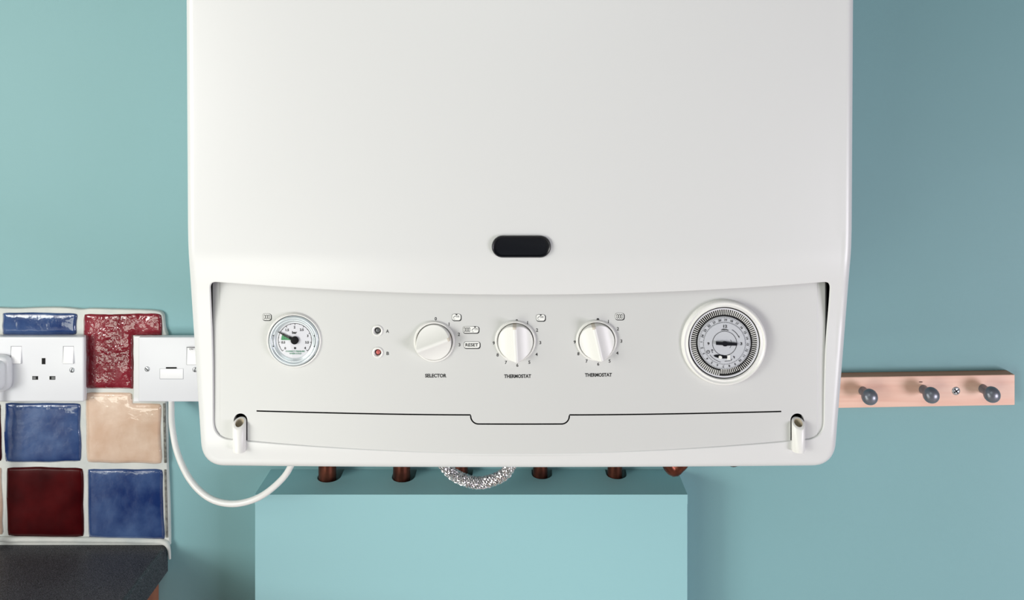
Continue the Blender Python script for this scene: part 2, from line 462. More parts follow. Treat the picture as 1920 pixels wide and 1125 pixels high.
for i in range(len(seam)-1):
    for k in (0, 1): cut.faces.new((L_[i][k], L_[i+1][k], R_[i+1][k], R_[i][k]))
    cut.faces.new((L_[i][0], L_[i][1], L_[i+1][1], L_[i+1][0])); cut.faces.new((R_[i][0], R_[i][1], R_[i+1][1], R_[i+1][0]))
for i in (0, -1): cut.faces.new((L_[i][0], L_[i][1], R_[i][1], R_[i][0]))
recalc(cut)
def cut_prism(bmc, pts, y0, y1):
    ps = [Sp(*p) for p in pts]; t = bmesh.new(); prism(t, [(p.x, p.z) for p in ps], -y0, -y1); recalc(t); merge(bmc, t)
TUBES = ((451.0, 12.8), (1495.0, 12.8))
slots = bmesh.new()
for cx, hw in TUBES:
    top = [(cx+hw*math.cos(a), 788-hw*math.sin(a)) for a in [PI*k/14 for k in range(15)]]
    cut_prism(slots, [(cx+hw, 836)]+top+[(cx-hw, 836)], .30, .37)
for cx, cy in ((708, 620), (708.5, 661)):
    cut_prism(slots, [(cx+6.4*math.cos(2*PI*k/24), cy+6.4*math.sin(2*PI*k/24)) for k in range(24)], .30, .37)
def boolean(o, bmc):
    me = bpy.data.meshes.new('cut'); bmc.to_mesh(me); bmc.free(); c = bpy.data.objects.new('cut', me); COL.objects.link(c)
    md = o.modifiers.new('b', 'BOOLEAN'); md.operation = 'DIFFERENCE'; md.solver = 'EXACT'; md.object = c
    dgr = bpy.context.evaluated_depsgraph_get(); dgr.update()
    nm = bpy.data.meshes.new_from_object(o.evaluated_get(dgr)); o.modifiers.clear()
    old = o.data; o.data = nm; bpy.data.meshes.remove(old); bpy.data.objects.remove(c); bpy.data.meshes.remove(me)
panel.location = boiler.location; panel.parent = None
bpy.context.view_layer.update()
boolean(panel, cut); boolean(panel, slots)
panel.parent = boiler; panel.location = (0, 0, 0)
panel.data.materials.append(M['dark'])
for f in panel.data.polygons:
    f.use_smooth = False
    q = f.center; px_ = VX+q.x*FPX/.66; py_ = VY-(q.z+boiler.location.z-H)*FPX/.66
    if f.normal.y > -.6 and 475 < px_ < 1472 and 745 < py_ < 815 and q.y < -.3285-bulge(q.x)-.0002: f.material_index = 1  # cut faces of the seam coloured dark, as shade inside the gap

# badge: raised black oval with a rim
bm = bmesh.new()
def stadium(cx, cy, hw, hh, n=16):
    p = []
    for k in range(n+1): a = -PI/2+PI*k/n; p.append((cx+(hw-hh)+hh*math.cos(a), cy+hh*math.sin(a)))
    for k in range(n+1): a = PI/2+PI*k/n; p.append((cx-(hw-hh)+hh*math.cos(a), cy+hh*math.sin(a)))
    return p
prev = None
for ins, lift in ((0, -.001), (0, .0012), (.8, .0024), (2.2, .0030), (4.0, .0026), (5.2, .0014), (8, .0012)):
    cur = []
    for u, v in stadium(977.5, 463-1, 55.5-ins, 20.5-ins):
        q = S(u, v); cur.append(bm.verts.new(q+Vector((0, -lift, 0))))
    if prev:
        for i in range(len(cur)): bm.faces.new((prev[i], prev[(i+1) % len(cur)], cur[(i+1) % len(cur)], cur[i]))
    prev = cur
bm.faces.new(prev); recalc(bm)
tag(obj('badge', bm, M['black'], boiler, smooth=50), 'black oval raised badge')

# oblique-cut hollow tubes standing in the slots
for cx, hw in TUBES:
    bm = bmesh.new(); p0 = Sp(cx, 849); r0, ri = .0056, .0036; seg = 40
    cY = yp(p0.x)+.0022; px = Sp(cx, 800).x*1.0
    zb = W(cx, 851, cY+r0).z; zt = lambda dy: W(cx, 804, cY+r0).z+(.0112-(dy+r0))*-1*0+0
    zlow = W(cx, 807, cY+r0).z; zhigh = W(cx, 780, cY-r0).z
    def ring(r, f): return [bm.verts.new((px+r*math.cos(2*PI*i/seg), -cY-r*math.sin(2*PI*i/seg), f(math.sin(2*PI*i/seg)*r/r0))) for i in range(seg)]
    def ztop(s):        # s = +1 at the front (low), -1 at the back (high), curved
        t = (1-s)/2; return zlow+(zhigh-zlow)*(t**.8)
    A = ring(r0*.93, lambda s: zb-.0004*(1-s)); B = ring(r0, lambda s: zb+.0015); C = ring(r0, lambda s: ztop(s)-.0005); D = ring(r0*.9, ztop); E = ring(ri, ztop); F = ring(ri, lambda s: zlow-.004)
    for a, b in ((A, B), (B, C), (C, D), (D, E)):
        for i in range(seg): bm.faces.new((a[i], a[(i+1) % seg], b[(i+1) % seg], b[i]))
    bm.faces.new(A[::-1])
    for i in range(seg): f = bm.faces.new((E[i], E[(i+1) % seg], F[(i+1) % seg], F[i])); f.material_index = 1
    f = bm.faces.new(F); f.material_index = 1
    recalc(bm)
    obj('hinge_tube', bm, [M['knob'], M['ivory']], boiler, smooth=50)

# indicator lamps
for (cx, cy), lm, lab in (((708, 620), 'greylens', 'grey indicator lamp marked A'), ((708.5, 661), 'red', 'red indicator lamp marked B')):
    c = Sp(cx, cy); bm = bmesh.new()
    lathe(bm, c, [(10.4*PXM, -.0002), (10.2*PXM, .0007), (8.6*PXM, .0011), (7*PXM, .0008), (6.3*PXM, 0), (6.3*PXM, -.004)], 36)
    lamp = tag(obj('indicator_lamp', bm, M['knob'], boiler, smooth=50), lab)
    lamp_c = c
    bm = bmesh.new(); lathe(bm, c, [(6.3*PXM, -.0022), (4.4*PXM, -.0020), (4.4*PXM, -.003)], 32)
    obj('lamp_sleeve', bm, M['ringdark'], lamp)
    bm = bmesh.new(); lathe(bm, c, [(4.4*PXM, -.0030), (4.2*PXM, -.0008), (2.6*PXM, .0), (0, .0003)], 32)
    tag(obj('lens', bm, M[lm], lamp, smooth=60), lab.split(' indicator')[0]+' lens')

# knobs
def knob(name, cx, cy, ang, lab):
    c = Sp(cx, cy); c = Vector((c.x, c.y, c.z))
    bm = bmesh.new()
    lathe(bm, c, [(38.6*PXM, -.0015), (38.2*PXM, .0012), (36.8*PXM, .0021), (35*PXM, .0021), (34.0*PXM, .0014), (33.6*PXM, .0), (33.0*PXM, -.0005)], 72)
    col = tag(obj(name, bm, M['knob'], boiler, smooth=50), lab)
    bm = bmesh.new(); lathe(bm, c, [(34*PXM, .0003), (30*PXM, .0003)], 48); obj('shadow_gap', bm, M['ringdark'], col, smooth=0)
    bm = bmesh.new(); Rk = 32.6*PXM; us = []
    rw = .0016
    for k in range(17): us.append(Rk*math.sin(PI/2*k/16)*1.0)
    us = sorted(set([round(u, 7) for u in us if u > rw*1.2]+[0, rw*.5, rw*.85, rw]))
    us = [-u for u in us[:0:-1]]+us
    def hh(u):
        a = abs(u)
        if a <= rw: return .0108-.0006*(a/rw)**2
        t = (a-rw)/(Rk-rw); return .0030+.0070*(1-t)**1.7
    NV = 24; ca, sa = math.cos(math.radians(ang)), math.sin(math.radians(ang)); grid = []
    for u in us:
        ext = math.sqrt(max(Rk*Rk-u*u, 1e-9)); row = []
        for j in range(NV+1):
            s = math.sin(PI/2*(2*j/NV-1)); v = ext*s
            h = hh(u)
            if abs(s) > .97: h -= .0004
            row.append((u, v, h))
        grid.append(row)
    def wv(u, v, h): x = u*ca-v*sa; z = u*sa+v*ca; return Vector((c.x+x, c.y-h, c.z+z))
    top = [[bm.verts.new(wv(*g)) for g in row] for row in grid]
    for i in range(len(us)-1):
        for j in range(NV):
            f = bm.faces.new((top[i][j], top[i+1][j], top[i+1][j+1], top[i][j+1]))
            if abs(us[i]+us[i+1])/2 < rw and grid[i][j][1] > Rk*.80: f.material_index = 1
    peri = [top[i][0] for i in range(len(us))]+[top[-1][j] for j in range(1, NV+1)]+[top[i][NV] for i in range(len(us)-2, -1, -1)]+[top[0][j] for j in range(NV-1, 0, -1)]
    low = [bm.verts.new((v.co.x, c.y-.0002, v.co.z)) for v in peri]; n = len(peri)
    for i in range(n):
        f = bm.faces.new((peri[i], low[i], low[(i+1) % n], peri[(i+1) % n]))
        m_ = (peri[i].co+peri[(i+1) % n].co)/2-c
        vv = -m_.x*sa+m_.z*ca; uu = m_.x*ca+m_.z*sa
        if vv > Rk*.9 and abs(uu) < rw*1.3: f.material_index = 1
    bmesh.ops.remove_doubles(bm, verts=bm.verts, dist=1e-6); bmesh.ops.dissolve_degenerate(bm, edges=bm.edges, dist=1e-6); recalc(bm)
    obj('knob_grip', bm, [M['knob'], M['knobmark']], col, smooth=32)
knob('selector_knob', 814.5, 640, -69.5, 'selector knob with its ridge turned towards 2')
knob('thermostat_knob', 966.5, 639, 3, 'thermostat knob with its ridge upright')
knob('thermostat_knob', 1118.5, 638, 13, 'thermostat knob with its ridge leaning left')

# print on the panel
pm_ = lambda u, v, l: Sp(u, v, .00012+l)
ink = Ink(pm_)
def rad_icon(cx, cy):
    for k in range(3):
        x = cx-4+4*k; ink.rrect(x, cy, 3.4, 8.4, 1.5, .0003, 0); ink.rrect(x, cy, 1.5, 6.2, .7, .0004, 1)
    ink.line((cx-6.6, cy-2), (cx+6.6, cy-2), .5, .00035, 2); ink.line((cx-6.6, cy+2.4), (cx+6.6, cy+2.4), .5, .00035, 2)
def tap_icon(cx, cy):
    ink.poly([(cx-2.4, cy-6), (cx+2.6, cy-6), (cx+.1, cy-3.4)], .0003, 0)
    ink.line((cx-2, cy-2.2), (cx+5, cy-2.6), 1.1, .0003, 2); ink.arc(cx-1.6, cy+1.6, 3.2, 4.4, 88, 180, 8, .0003, 2)
    ink.line((cx-.5, cy-.2), (cx+4.5, cy-.6), .7, .0003, 2); ink.line((cx-5.4, cy+3.6), (cx-2.4, cy+3.8), .8, .0003, 2); ink.line((cx+4.6, cy-3), (cx+4.6, cy+.4), .7, .0003, 2)
def ibox(cx, cy, w, h, r=4.5):
    ink.rrect(cx+.5, cy+.5, w, h, r, 0, 0); ink.rrect(cx-.3, cy-.3, w-1.0, h-1.0, r-.3, .0001, 2); ink.rrect(cx-.3, cy-.3, w-2.2, h-2.2, r-.6, .0002, 1)
for kind, cx, cy, w in (('r', 500.5, 594.5, 17), ('t', 856, 595, 18), ('rt', 883, 618.5, 31), ('R', 885, 647, 31), ('t', 1014, 596, 18), ('r', 1162, 593.5, 17.5)):
    ink = Ink(pm_); ibox(cx, cy, w, 13.5)
    if kind == 'r': rad_icon(cx-.3, cy-.3)
    if kind == 't': tap_icon(cx-.3, cy)
    if kind == 'rt': rad_icon(cx-7.5, cy-.3); tap_icon(cx+7.5, cy)
    if kind == 'R': ink.text('RESET', cx-.3, cy-.3, 6.2, 24, .025, 0, .0003, 0)
    tag(ink.out('symbol_box', [M['ink'], M['white_ink'], M['greyink']], panel), {'r': 'radiator symbol box', 't': 'tap symbol box', 'rt': 'radiator and tap symbol box', 'R': 'RESET symbol box'}[kind])
for t, x, y, w, rt in (('SELECTOR', 817, 704.4, 40, 0), ('THERMOSTAT', 970.5, 705.4, 50.5, .3), ('THERMOSTAT', 1122, 703, 50.5, .6)):
    ink = Ink(pm_); ink.text(t, x, y, 7.0, w, .035, rt); tag(ink.out('printed_word', M['ink'], panel), 'printed word '+t, kind='stuff')
for t, x, y, w in (('A', 726.5, 621, 5.4), ('B', 727, 662.6, 4.6)):
    ink = Ink(pm_); ink.text(t, x, y, 6.2, w, .02); tag(ink.out('printed_letter', M['ink'], panel), 'printed letter '+t)
SC = ((('0', 817, 597.7), ('1', 842, 607.8), ('2', 860.5, 626.8), ('3', 861.5, 646.5)),
      (('1', 989.2, 605.2), ('2', 1007, 619), ('3', 1013, 642.5), ('4', 1006, 664.5), ('5', 992.5, 679.3), ('6', 970, 684.8), ('7', 948.7, 679.6), ('8', 933, 665.5), ('9', 925.7, 643.2)),
      (('1', 1140.8, 602.8), ('2', 1158.5, 616.5), ('3', 1165, 639.7), ('4', 1157.5, 662), ('5', 1143, 677), ('6', 1121.7, 682.6), ('7', 1100, 677.2), ('8', 1084.5, 663.3), ('9', 1077.6, 641.3)))
for k, sc_ in enumerate(SC):
    ink = Ink(pm_)
    for t, x, y in sc_: ink.text(t, x, y, 6.1, None, .02)
    if k: ink.disc(*((969, 601.3), (1121, 599))[k-1], 2.4)
    tag(ink.out('knob_numerals', M['ink'], panel), kind='stuff')

def dial_map(c, h0): return lambda u, v, l: Vector((c.x+u*PXM*.993, c.y-h0-l, c.z-v*PXM*.993))
# pressure gauge
c = Sp(552.5, 637.5)
bm = bmesh.new(); lathe(bm, c, [(52.5*PXM, -.0004), (51.5*PXM, .0016), (49.8*PXM, .0026), (48.2*PXM, .0024), (47.6*PXM, .0010), (47.2*PXM, .0005)], 96)
gauge = tag(obj('pressure_gauge', bm, M['knob'], boiler, smooth=50), 'round pressure gauge with silver bezel reading in bar')
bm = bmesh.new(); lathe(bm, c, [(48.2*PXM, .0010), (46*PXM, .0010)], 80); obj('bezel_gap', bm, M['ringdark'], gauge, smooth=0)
bm = bmesh.new(); lathe(bm, c, [(46.6*PXM, .0008), (46.2*PXM, .0026), (44.6*PXM, .0032), (42*PXM, .0030), (40.5*PXM, .0022), (39*PXM, .0024), (37.2*PXM, .0020), (35.5*PXM, .0012), (33.5*PXM, .0011)], 96)
obj('bezel', bm, M['bezel'], gauge, smooth=50)
bm = bmesh.new(); lathe(bm, c, [(35.8*PXM, .0010), (0, .0010)], 64); obj('dial_face', bm, M['dial'], gauge, smooth=0)
dm = dial_map(c, .00115); ink = Ink(dm)
ox, oy = 1.2, -.6
ink.arc(ox, oy, 31.1, 32.0, -40.5, 220.5, 72)
for k in range(17):
    a = 220.5-261*k/16; big = k % 2 == 0
    ra = math.radians(a); r1 = 32; r0 = 28.6 if big else 30.4
    ink.line((ox+r0*math.cos(ra), oy-r0*math.sin(ra)), (ox+r1*math.cos(ra), oy-r1*math.sin(ra)), .9)
for t, x, y in (('0', 535.3, 652.4), ('0.5', 531.6, 641.3), ('1', 535, 629), ('1.5', 539.2, 617.8), ('2', 553, 612.6), ('2.5', 566.7, 617.4), ('3', 578, 628.9), ('3.5', 576.6, 641.3), ('4', 573, 652)):
    ink.text(t, x-552.6, y-637.6, 4.7, None, .035)
ink.text('bar', .4, -15.0, 5.2, 9.4, .04)
ink.rrect(1.4, 14.6, 3.8, 3.8, .4)
for sx in (-1, 1):
    a0 = 165 if sx < 0 else -15
    ink.arc(0, 0, 39.6, 40.2, a0, a0+30, 10, .0016); 
    for a in (a0, a0+30): ink.disc(40*math.cos(math.radians(a)), -40*math.sin(math.radians(a)), 1.1, 10, .0016)
ink.out('scale_marks', M['ink'], gauge)
ink = Ink(dm)
pts = [(ox-6, oy-.2), (ox-26, oy-.2)]+[(ox-26*math.cos(math.radians(a)), oy-26*math.sin(math.radians(a))) for a in (8, 16, 22)]+[(ox-6, oy-3)]
ink.poly(pts, .0001, 0)
ink.text('CORRECT PRESSURE', 1.6, 20.6, 2.9, 36, .03, 0, .0001, 1); ink.text('WHEN COLD', 2, 24.8, 2.9, 23, .03, 0, .0001, 1)
tag(ink.out('safe_zone', [M['green'], M['greentext']], gauge), 'green safe pressure zone and green lettering')
bm = bmesh.new(); cc = dm(ox, oy, 0); lathe(bm, cc, [(7.4*PXM, .0003), (7.2*PXM, .0013), (6*PXM, .0016), (0, .0016)], 32)
a = math.radians(152.5)
def npt(r, s, l): return dm(ox+r*math.cos(a)-s*math.sin(a), oy-r*math.sin(a)-s*math.cos(a), l)
for r0, r1, w0, w1, l in ((2, 26, 2.3, 1.8, .0009), (20, 34.5, 1.5, .9, .0009)):
    q = [npt(r0, w0, l), npt(r1, w1, l), npt(r1, -w1, l), npt(r0, -w0, l)]; b = [p+Vector((0, .0004, 0)) for p in q]
    A = [bm.verts.new(p) for p in q]; B = [bm.verts.new(p) for p in b]; bm.faces.new(A); bm.faces.new(B[::-1])
    for i in range(4): bm.faces.new((A[i], B[i], B[(i+1) % 4], A[(i+1) % 4]))
recalc(bm); obj('needle', bm, M['needle'], gauge)
bm = bmesh.new(); lathe(bm, c, [(39.5*PXM, .0028), (20*PXM, .0034), (0, .0036)], 64); obj('glass_cover', bm, M['glass'], gauge, smooth=60)

# timer clock
c = Sp(1356.2, 640.8); HT = .0038
bm = bmesh.new(); lathe(bm, c, [(80.5*PXM, -.0010), (79.8*PXM, .0026), (78*PXM, .0042), (75.5*PXM, .0046), (74*PXM, .0040), (72.5*PXM, .0034), (70.6*PXM, .0038), (68.4*PXM, .0042), (67.6*PXM, .0036), (67.2*PXM, .0018)], 128)
timer = tag(obj('timer_clock', bm, M['knob'], boiler, smooth=50), 'round twenty-four hour timer clock with tappet ring')
bm = bmesh.new(); lathe(bm, c, [(67.6*PXM, .0024), (65.4*PXM, .0024), (65.2*PXM, .0018), (62.5*PXM, .0018)], 96); obj('bezel_gap', bm, M['dark'], timer, smooth=0)
bm = bmesh.new(); lathe(bm, c, [(65.3*PXM, .0020), (65.1*PXM, .0030), (62.6*PXM, .0028), (62.2*PXM, .0019)], 96); obj('tappet_rim', bm, M['dial'], timer, smooth=50)
bm = bmesh.new(); lathe(bm, c, [(62.4*PXM, .0016), (50*PXM, .0014), (46*PXM, .0014)], 96); obj('tappet_bed', bm, M['dark'], timer, smooth=0)
dm = dial_map(c, 0)
bm = bmesh.new()
for k in range(96):
    a = 2*PI*(k+.5)/96; deg = (math.degrees(a)) % 360
    pushed = 262 < deg < 300
    r0, r1 = (49.6, 58.0) if pushed else (52.8, 62.0)
    w0, w1 = .5*PXM*r0*2*PI/96*.28, .5*PXM*r1*2*PI/96*.32
    t = Vector((-math.sin(a), 0, math.cos(a))); e = Vector((math.cos(a), 0, math.sin(a)))
    P = [c+e*r0*PXM+t*w0, c+e*r1*PXM+t*w1, c+e*r1*PXM-t*w1, c+e*r0*PXM-t*w0]
    A = [bm.verts.new(p+Vector((0, -.0028, 0))) for p in P]; B = [bm.verts.new(p+Vector((0, -.0014, 0))) for p in P]
    bm.faces.new(A)
    for i in range(4): bm.faces.new((A[i], B[i], B[(i+1) % 4], A[(i+1) % 4]))
recalc(bm); tag(obj('tappets', bm, M['knob'], timer, smooth=0, doubles=0), 'ring of thin white push tappets', kind='stuff')
bm = bmesh.new(); lathe(bm, c, [(49.4*PXM, .0016), (49.2*PXM, .0034), (38.4*PXM, .0036), (38.2*PXM, .0040), (0, .0040)], 96); obj('dial_face', bm, M['dialgrey'], timer, smooth=30)
ink = Ink(dm); f1 = .0038; f2 = .0042
for k in range(96):
    a = 2*PI*k/96
    ink.line((47.2*math.cos(a), -47.2*math.sin(a)), (48.8*math.cos(a), -48.8*math.sin(a)), .8, f1)
    ink.line((38.9*math.cos(a), -38.9*math.sin(a)), (40.4*math.cos(a), -40.4*math.sin(a)), .75, f1)
for n in range(1, 25):
    a = 90+(n-19)*15+(-3); ra = math.radians(a)
    ink.text(str(n), 43.8*math.cos(ra), -43.8*math.sin(ra), 4.2, None, .02, a-90 if 0 < 1 else 0, f1)
ink.arc(0, 0, 22.4, 23.2, 0, 360, 64, f2)
ink.text('12', 1.2, -32.2, 5.4, 7.2, .03, 0, f2); ink.text('3', 31.3, .6, 5.4, 4.0, .03, 0, f2); ink.text('9', -30.5, .6, 5.4, 4.0, .03, 0, f2)
z = [(-6, -25.2), (-4, -27.2), (-3.2, -25.4), (-1.8, -27.8), (-.8, -25.2), (.8, -27.6), (1.8, -25.4), (3.4, -27.2), (4.4, -25.6), (7, -25.0)]
for a, b in zip(z, z[1:]): ink.line(a, b, .9, f2)
ink.line((-7, -24.6), (8, -24.4), .5, f2)
ink.arc(0, 0, 28.6, 29.6, 28, 62, 10, f2); ink.poly([(24.6, -14.8), (27.8, -13.6), (27.6, -9.6)], f2)
ink.arc(0, 0, 12.6, 13.2, -42, 32, 14, f2)
ink.arc(-31, 16, 2.4, 3.3, 0, 360, 20, f2); ink.line((-31, 16), (-29.8, 14.2), .6, f2); ink.line((-31, 16), (-32.5, 16), .6, f2)
ink.arc(-23.6, 13, .9, 1.9, 0, 360, 14, f2); ink.line((-24, 16), (-22, 17.6), 1, f2)
ink.arc(2, -1, 37, 37.8, 217, 255, 14, f2, 0); ink.line((0, 33.6), (10.4, 33), .9, f2); ink.line((11.5, 33), (14, 29), 1.0, f2); ink.poly([(15.4, 23.4), (19, 24.6), (18.8, 29.6)], f2)
ink.out('dial_marks', M['ink'], timer)
bm = bmesh.new()
def slab(pts, h0, h1, mi=0):
    A = [bm.verts.new(dm(u, v, h1)) for u, v in pts]; B = [bm.verts.new(dm(u, v, h0)) for u, v in pts]; n = len(pts)
    f = bm.faces.new(A); g = bm.faces.new(B[::-1]); f.material_index = g.material_index = mi
    for i in range(n): q = bm.faces.new((A[i], B[i], B[(i+1) % n], A[(i+1) % n])); q.material_index = mi
slab([(-17, -4.2), (-16.8, 1.6), (-5, 2.2), (-2.2, 4.4), (2, 4.4), (4.4, 3.0), (22.6, 3.0), (22.8, -1.6), (5, -2.8), (2, -4.6), (-1.8, -4.6), (-4.6, -3.2)], .0046, .0058)
recalc(bm); obj('clock_hand', bm, M['black'], timer, smooth=0)
bm = bmesh.new()
slab([(2.5+14*math.cos(t)*1.0-9, 24.8+3.4*math.sin(t)+1.6*math.cos(t)) for t in [2*PI*k/20 for k in range(20)]], .0040, .0044)
slab([(-8.6+3*math.cos(t), 25.6+3*math.sin(t)) for t in [2*PI*k/14 for k in range(14)]], .0044, .0056, 1)
slab([(5.2, 22.6), (10.6, 21.6), (10.4, 30.4), (4.4, 30.8)], .0040, .0046, 1)
recalc(bm); obj('override_switch', bm, [M['black'], M['white_ink']], timer, smooth=30)
bm = bmesh.new(); lathe(bm, c, [(66*PXM, .0066), (40*PXM, .0076), (0, .0080)], 64); obj('clear_cover', bm, M['glass'], timer, smooth=60)

# ------------------------------------------------------------------ pipe boxing under the boiler
BD = .0614; ZB = H-718/FPX
X0 = W(478, 927, BD).x; X1 = W(1289, 927, BD).x
bx = empty('pipe_boxing', ((X0+X1)/2, -.03, 0), 'pale teal painted pipe boxing standing on the floor under the boiler', 'pipe box')
bm = bmesh.new(); box(bm, (X0, -BD+.012, 0), (X1, -BD, ZB-.0005), .0008); obj('front_panel', bm, M['boxpaint'], bx, smooth=0)
for s, x in ((1, X0), (-1, X1)):
    bm = bmesh.new(); box(bm, (x, -.0002, 0), (x+s*.012, -BD+.0121, ZB-.0122)); obj('side_panel', bm, M['boxpaint'], bx, smooth=0)
# pipes: (left px, right px at the hole, radius, centre Y)
PIPES = [(596.5, 631.5, .0114, .0195), (736, 770.5, .0112, .0195), (848.5, 878, .0098, .0135), (998.5, 1027.5, .0096, .0130), (1138, 1167.5, .0096, .0130)]
bm = bmesh.new()
outl = [(X0, -BD-.0006), (X0, -.0003)]
pinfo = []
for a, b, r, Y in PIPES:
    x = (((a+b)/2)-VX)*(1-Y)/FPX; pinfo.append((x, r, Y))
    xl, xr = x-r-.0018, x+r+.0062
    outl.append((xl, -.0003)); yb = -(Y-.001)
    nn = 12; cxm, rr = (xl+xr)/2, (xr-xl)/2
    for k in range(nn+1):
        t = PI+PI*k/nn; outl.append((cxm+rr*math.cos(t), yb+(r+.0034)*math.sin(t)))
    outl.append((xr, -.0003))
outl += [(X1, -.0003), (X1, -BD-.0006)]
A = [bm.verts.new((x, y, ZB)) for x, y in outl]; B = [bm.verts.new((x, y, ZB-.012)) for x, y in outl]; n = len(outl)
bm.faces.new(A); bm.faces.new(B[::-1])
for i in range(n): bm.faces.new((A[i], B[i], B[(i+1) % n], A[(i+1) % n]))
recalc(bm); obj('top_panel', bm, M['boxpaint'], bx, smooth=0)
ZU = H-706*.66/FPX
pl = ['leftmost copper pipe entering the pipe boxing', 'second copper pipe from the left entering the boxing', 'copper pipe entering the boxing behind the braided hose', 'copper pipe entering the boxing just right of the braided hose', 'copper pipe entering the boxing, rightmost of the five notches']
for (x, r, Y), lab in zip(pinfo, pl):
    bm = bmesh.new(); path = [Vector((x, -Y-.0005, ZB-.25)), Vector((x, -Y-.0005, ZB+.05)), Vector((x, -Y-.0005, ZU+.004))]
    tube(bm, path, r, 28); tag(obj('copper_pipe', bm, M['copper'], smooth=50), 'vertical brown ' + lab, 'pipe', 'copper pipes under the boiler')
# two bent pipes on the right
bm = bmesh.new()
cx = W(1274, 876, .085)
pth = catmull([Vector((cx.x-.075, -.085, ZU+.035)), Vector((cx.x-.045, -.085, ZU-.035)), cx+Vector((-.014, 0, .006)), cx+Vector((.0, 0, .003)), cx+Vector((.0065, 0, .018)), cx+Vector((.008, 0, .05)), Vector((cx.x+.008, -.085, ZU+.004))], 8)
tube(bm, pth, .0085, 20); tag(obj('copper_pipe', bm, M['copper'], smooth=50), 'bent copper elbow peeping below the boiler above the boxing corner', 'pipe', 'copper pipes under the boiler')
bm = bmesh.new(); cx = W(1375, 872, .07)
pth = catmull([Vector((cx.x-.03, -.07, ZU+.004)), Vector((cx.x-.02, -.07, cx.z+.03)), cx+Vector((-.006, 0, .008)), cx+Vector((.004, 0, .0075)), cx+Vector((.014, 0, .03)), Vector((cx.x+.02, -.07, ZU+.004))], 8)
tube(bm, pth, .0068, 18); tag(obj('copper_pipe', bm, M['copper'], smooth=50), 'small reddish copper bend just showing under the boiler, rightmost pipe', 'pipe', 'copper pipes under the boiler')

# braided hose loop
hose = empty('braided_hose', W(897, 905, .075), 'looped braided steel hose hanging under the boiler', 'hose')
hp = [(816, 800, .10), (822, 840, .095), (833, 871, .088), (856, 893, .080), (896, 905.5, .075), (936, 895, .080), (956, 876, .088), (964, 845, .095), (968, 800, .10)]
path = catmull([W(*p) for p in hp], 16); path[0].z = ZU+.003; path[-1].z = ZU+.003
bm = bmesh.new(); tube(bm, path, .0052, 16); obj('hose_core', bm, M['rubber'], hose)
L = [0]
for a, b in zip(path, path[1:]): L.append(L[-1]+(b-a).length)
dense = []
K = 480; j = 0
for k in range(K+1):
    t = L[-1]*k/K
    while j < len(L)-2 and L[j+1] < t: j += 1
    dense.append(path[j].lerp(path[j+1], (t-L[j])/(L[j+1]-L[j])))
fr = frames(dense); bm = bmesh.new(); ns = 8
for d in (1, -1):
    for s in range(ns):
        hp_ = []
        for k, (p, (t, n, b)) in enumerate(zip(dense, fr)):
            ang = d*(L[-1]*k/K)/.030*2*PI+2*PI*s/ns
            rr = .0061+.0006*math.cos(2*PI*ns*(L[-1]*k/K)/.030+s*PI)*d
            hp_.append(p+n*rr*math.cos(ang)+b*rr*math.sin(ang))
        tube(bm, hp_, .00095, 5, caps=False)
tag(obj('steel_braid', bm, M['steelbraid'], hose, smooth=60, doubles=0), kind='stuff')

# white cable from the spur
cp = [(321.5, 744, .010), (321.5, 760, .020), (323, 800, .042), (333, 850, .06), (357, 900, .08), (393, 934, .095), (437, 944.5, .105), (482, 934, .11), (519, 908, .115), (543, 878, .12), (552, 840, .125)]
path = catmull([W(*p) for p in cp]+[Vector((W(552, 840, .125).x+.003, -.128, ZU+.003))], 10)
bm = bmesh.new(); tube(bm, path, .0037, 16); tag(obj('power_cable', bm, M['cable'], smooth=60), 'white round cable looping from the fused spur up under the boiler', 'cable')

# ------------------------------------------------------------------ tiled splashback
sp = empty('tiled_splashback', W(160, 1010, 0), 'splashback of wavy glazed blue, red and peach tiles in white grout above the worktop', 'tiles')
TY = .009
def wpt(px, py, Y=.005): p = W(px, py, Y); return (p.x, p.z)
gpts = [(-420, 577), (-60, 576), (0, 577.5), (30, 579), (60, 577.5), (100, 576.5), (135, 578), (152, 581), (168, 578.5), (210, 580), (260, 581), (292, 582.5), (302, 585), (306.5, 592), (307, 606), (309, 618), (314, 628), (312, 640), (310, 740),
        (312, 775), (313.5, 830), (313, 860), (315, 900), (317, 950), (318, 1000), (318, 1012), (318, 1030), (-420, 1026)]
gp = chaikin(gpts, 2)
bm = bmesh.new(); prism(bm, [wpt(*p) for p in gp][::-1], -.0001, -.0055); recalc(bm)
fr0 = [e for e in bm.edges if all(abs(v.co.y+.0055) < 1e-5 for v in e.verts)]
bmesh.ops.bevel(bm, geom=fr0, offset=.0016, segments=3, profile=.5, affect='EDGES')
obj('grout', bm, M['grout'], sp, smooth=50)
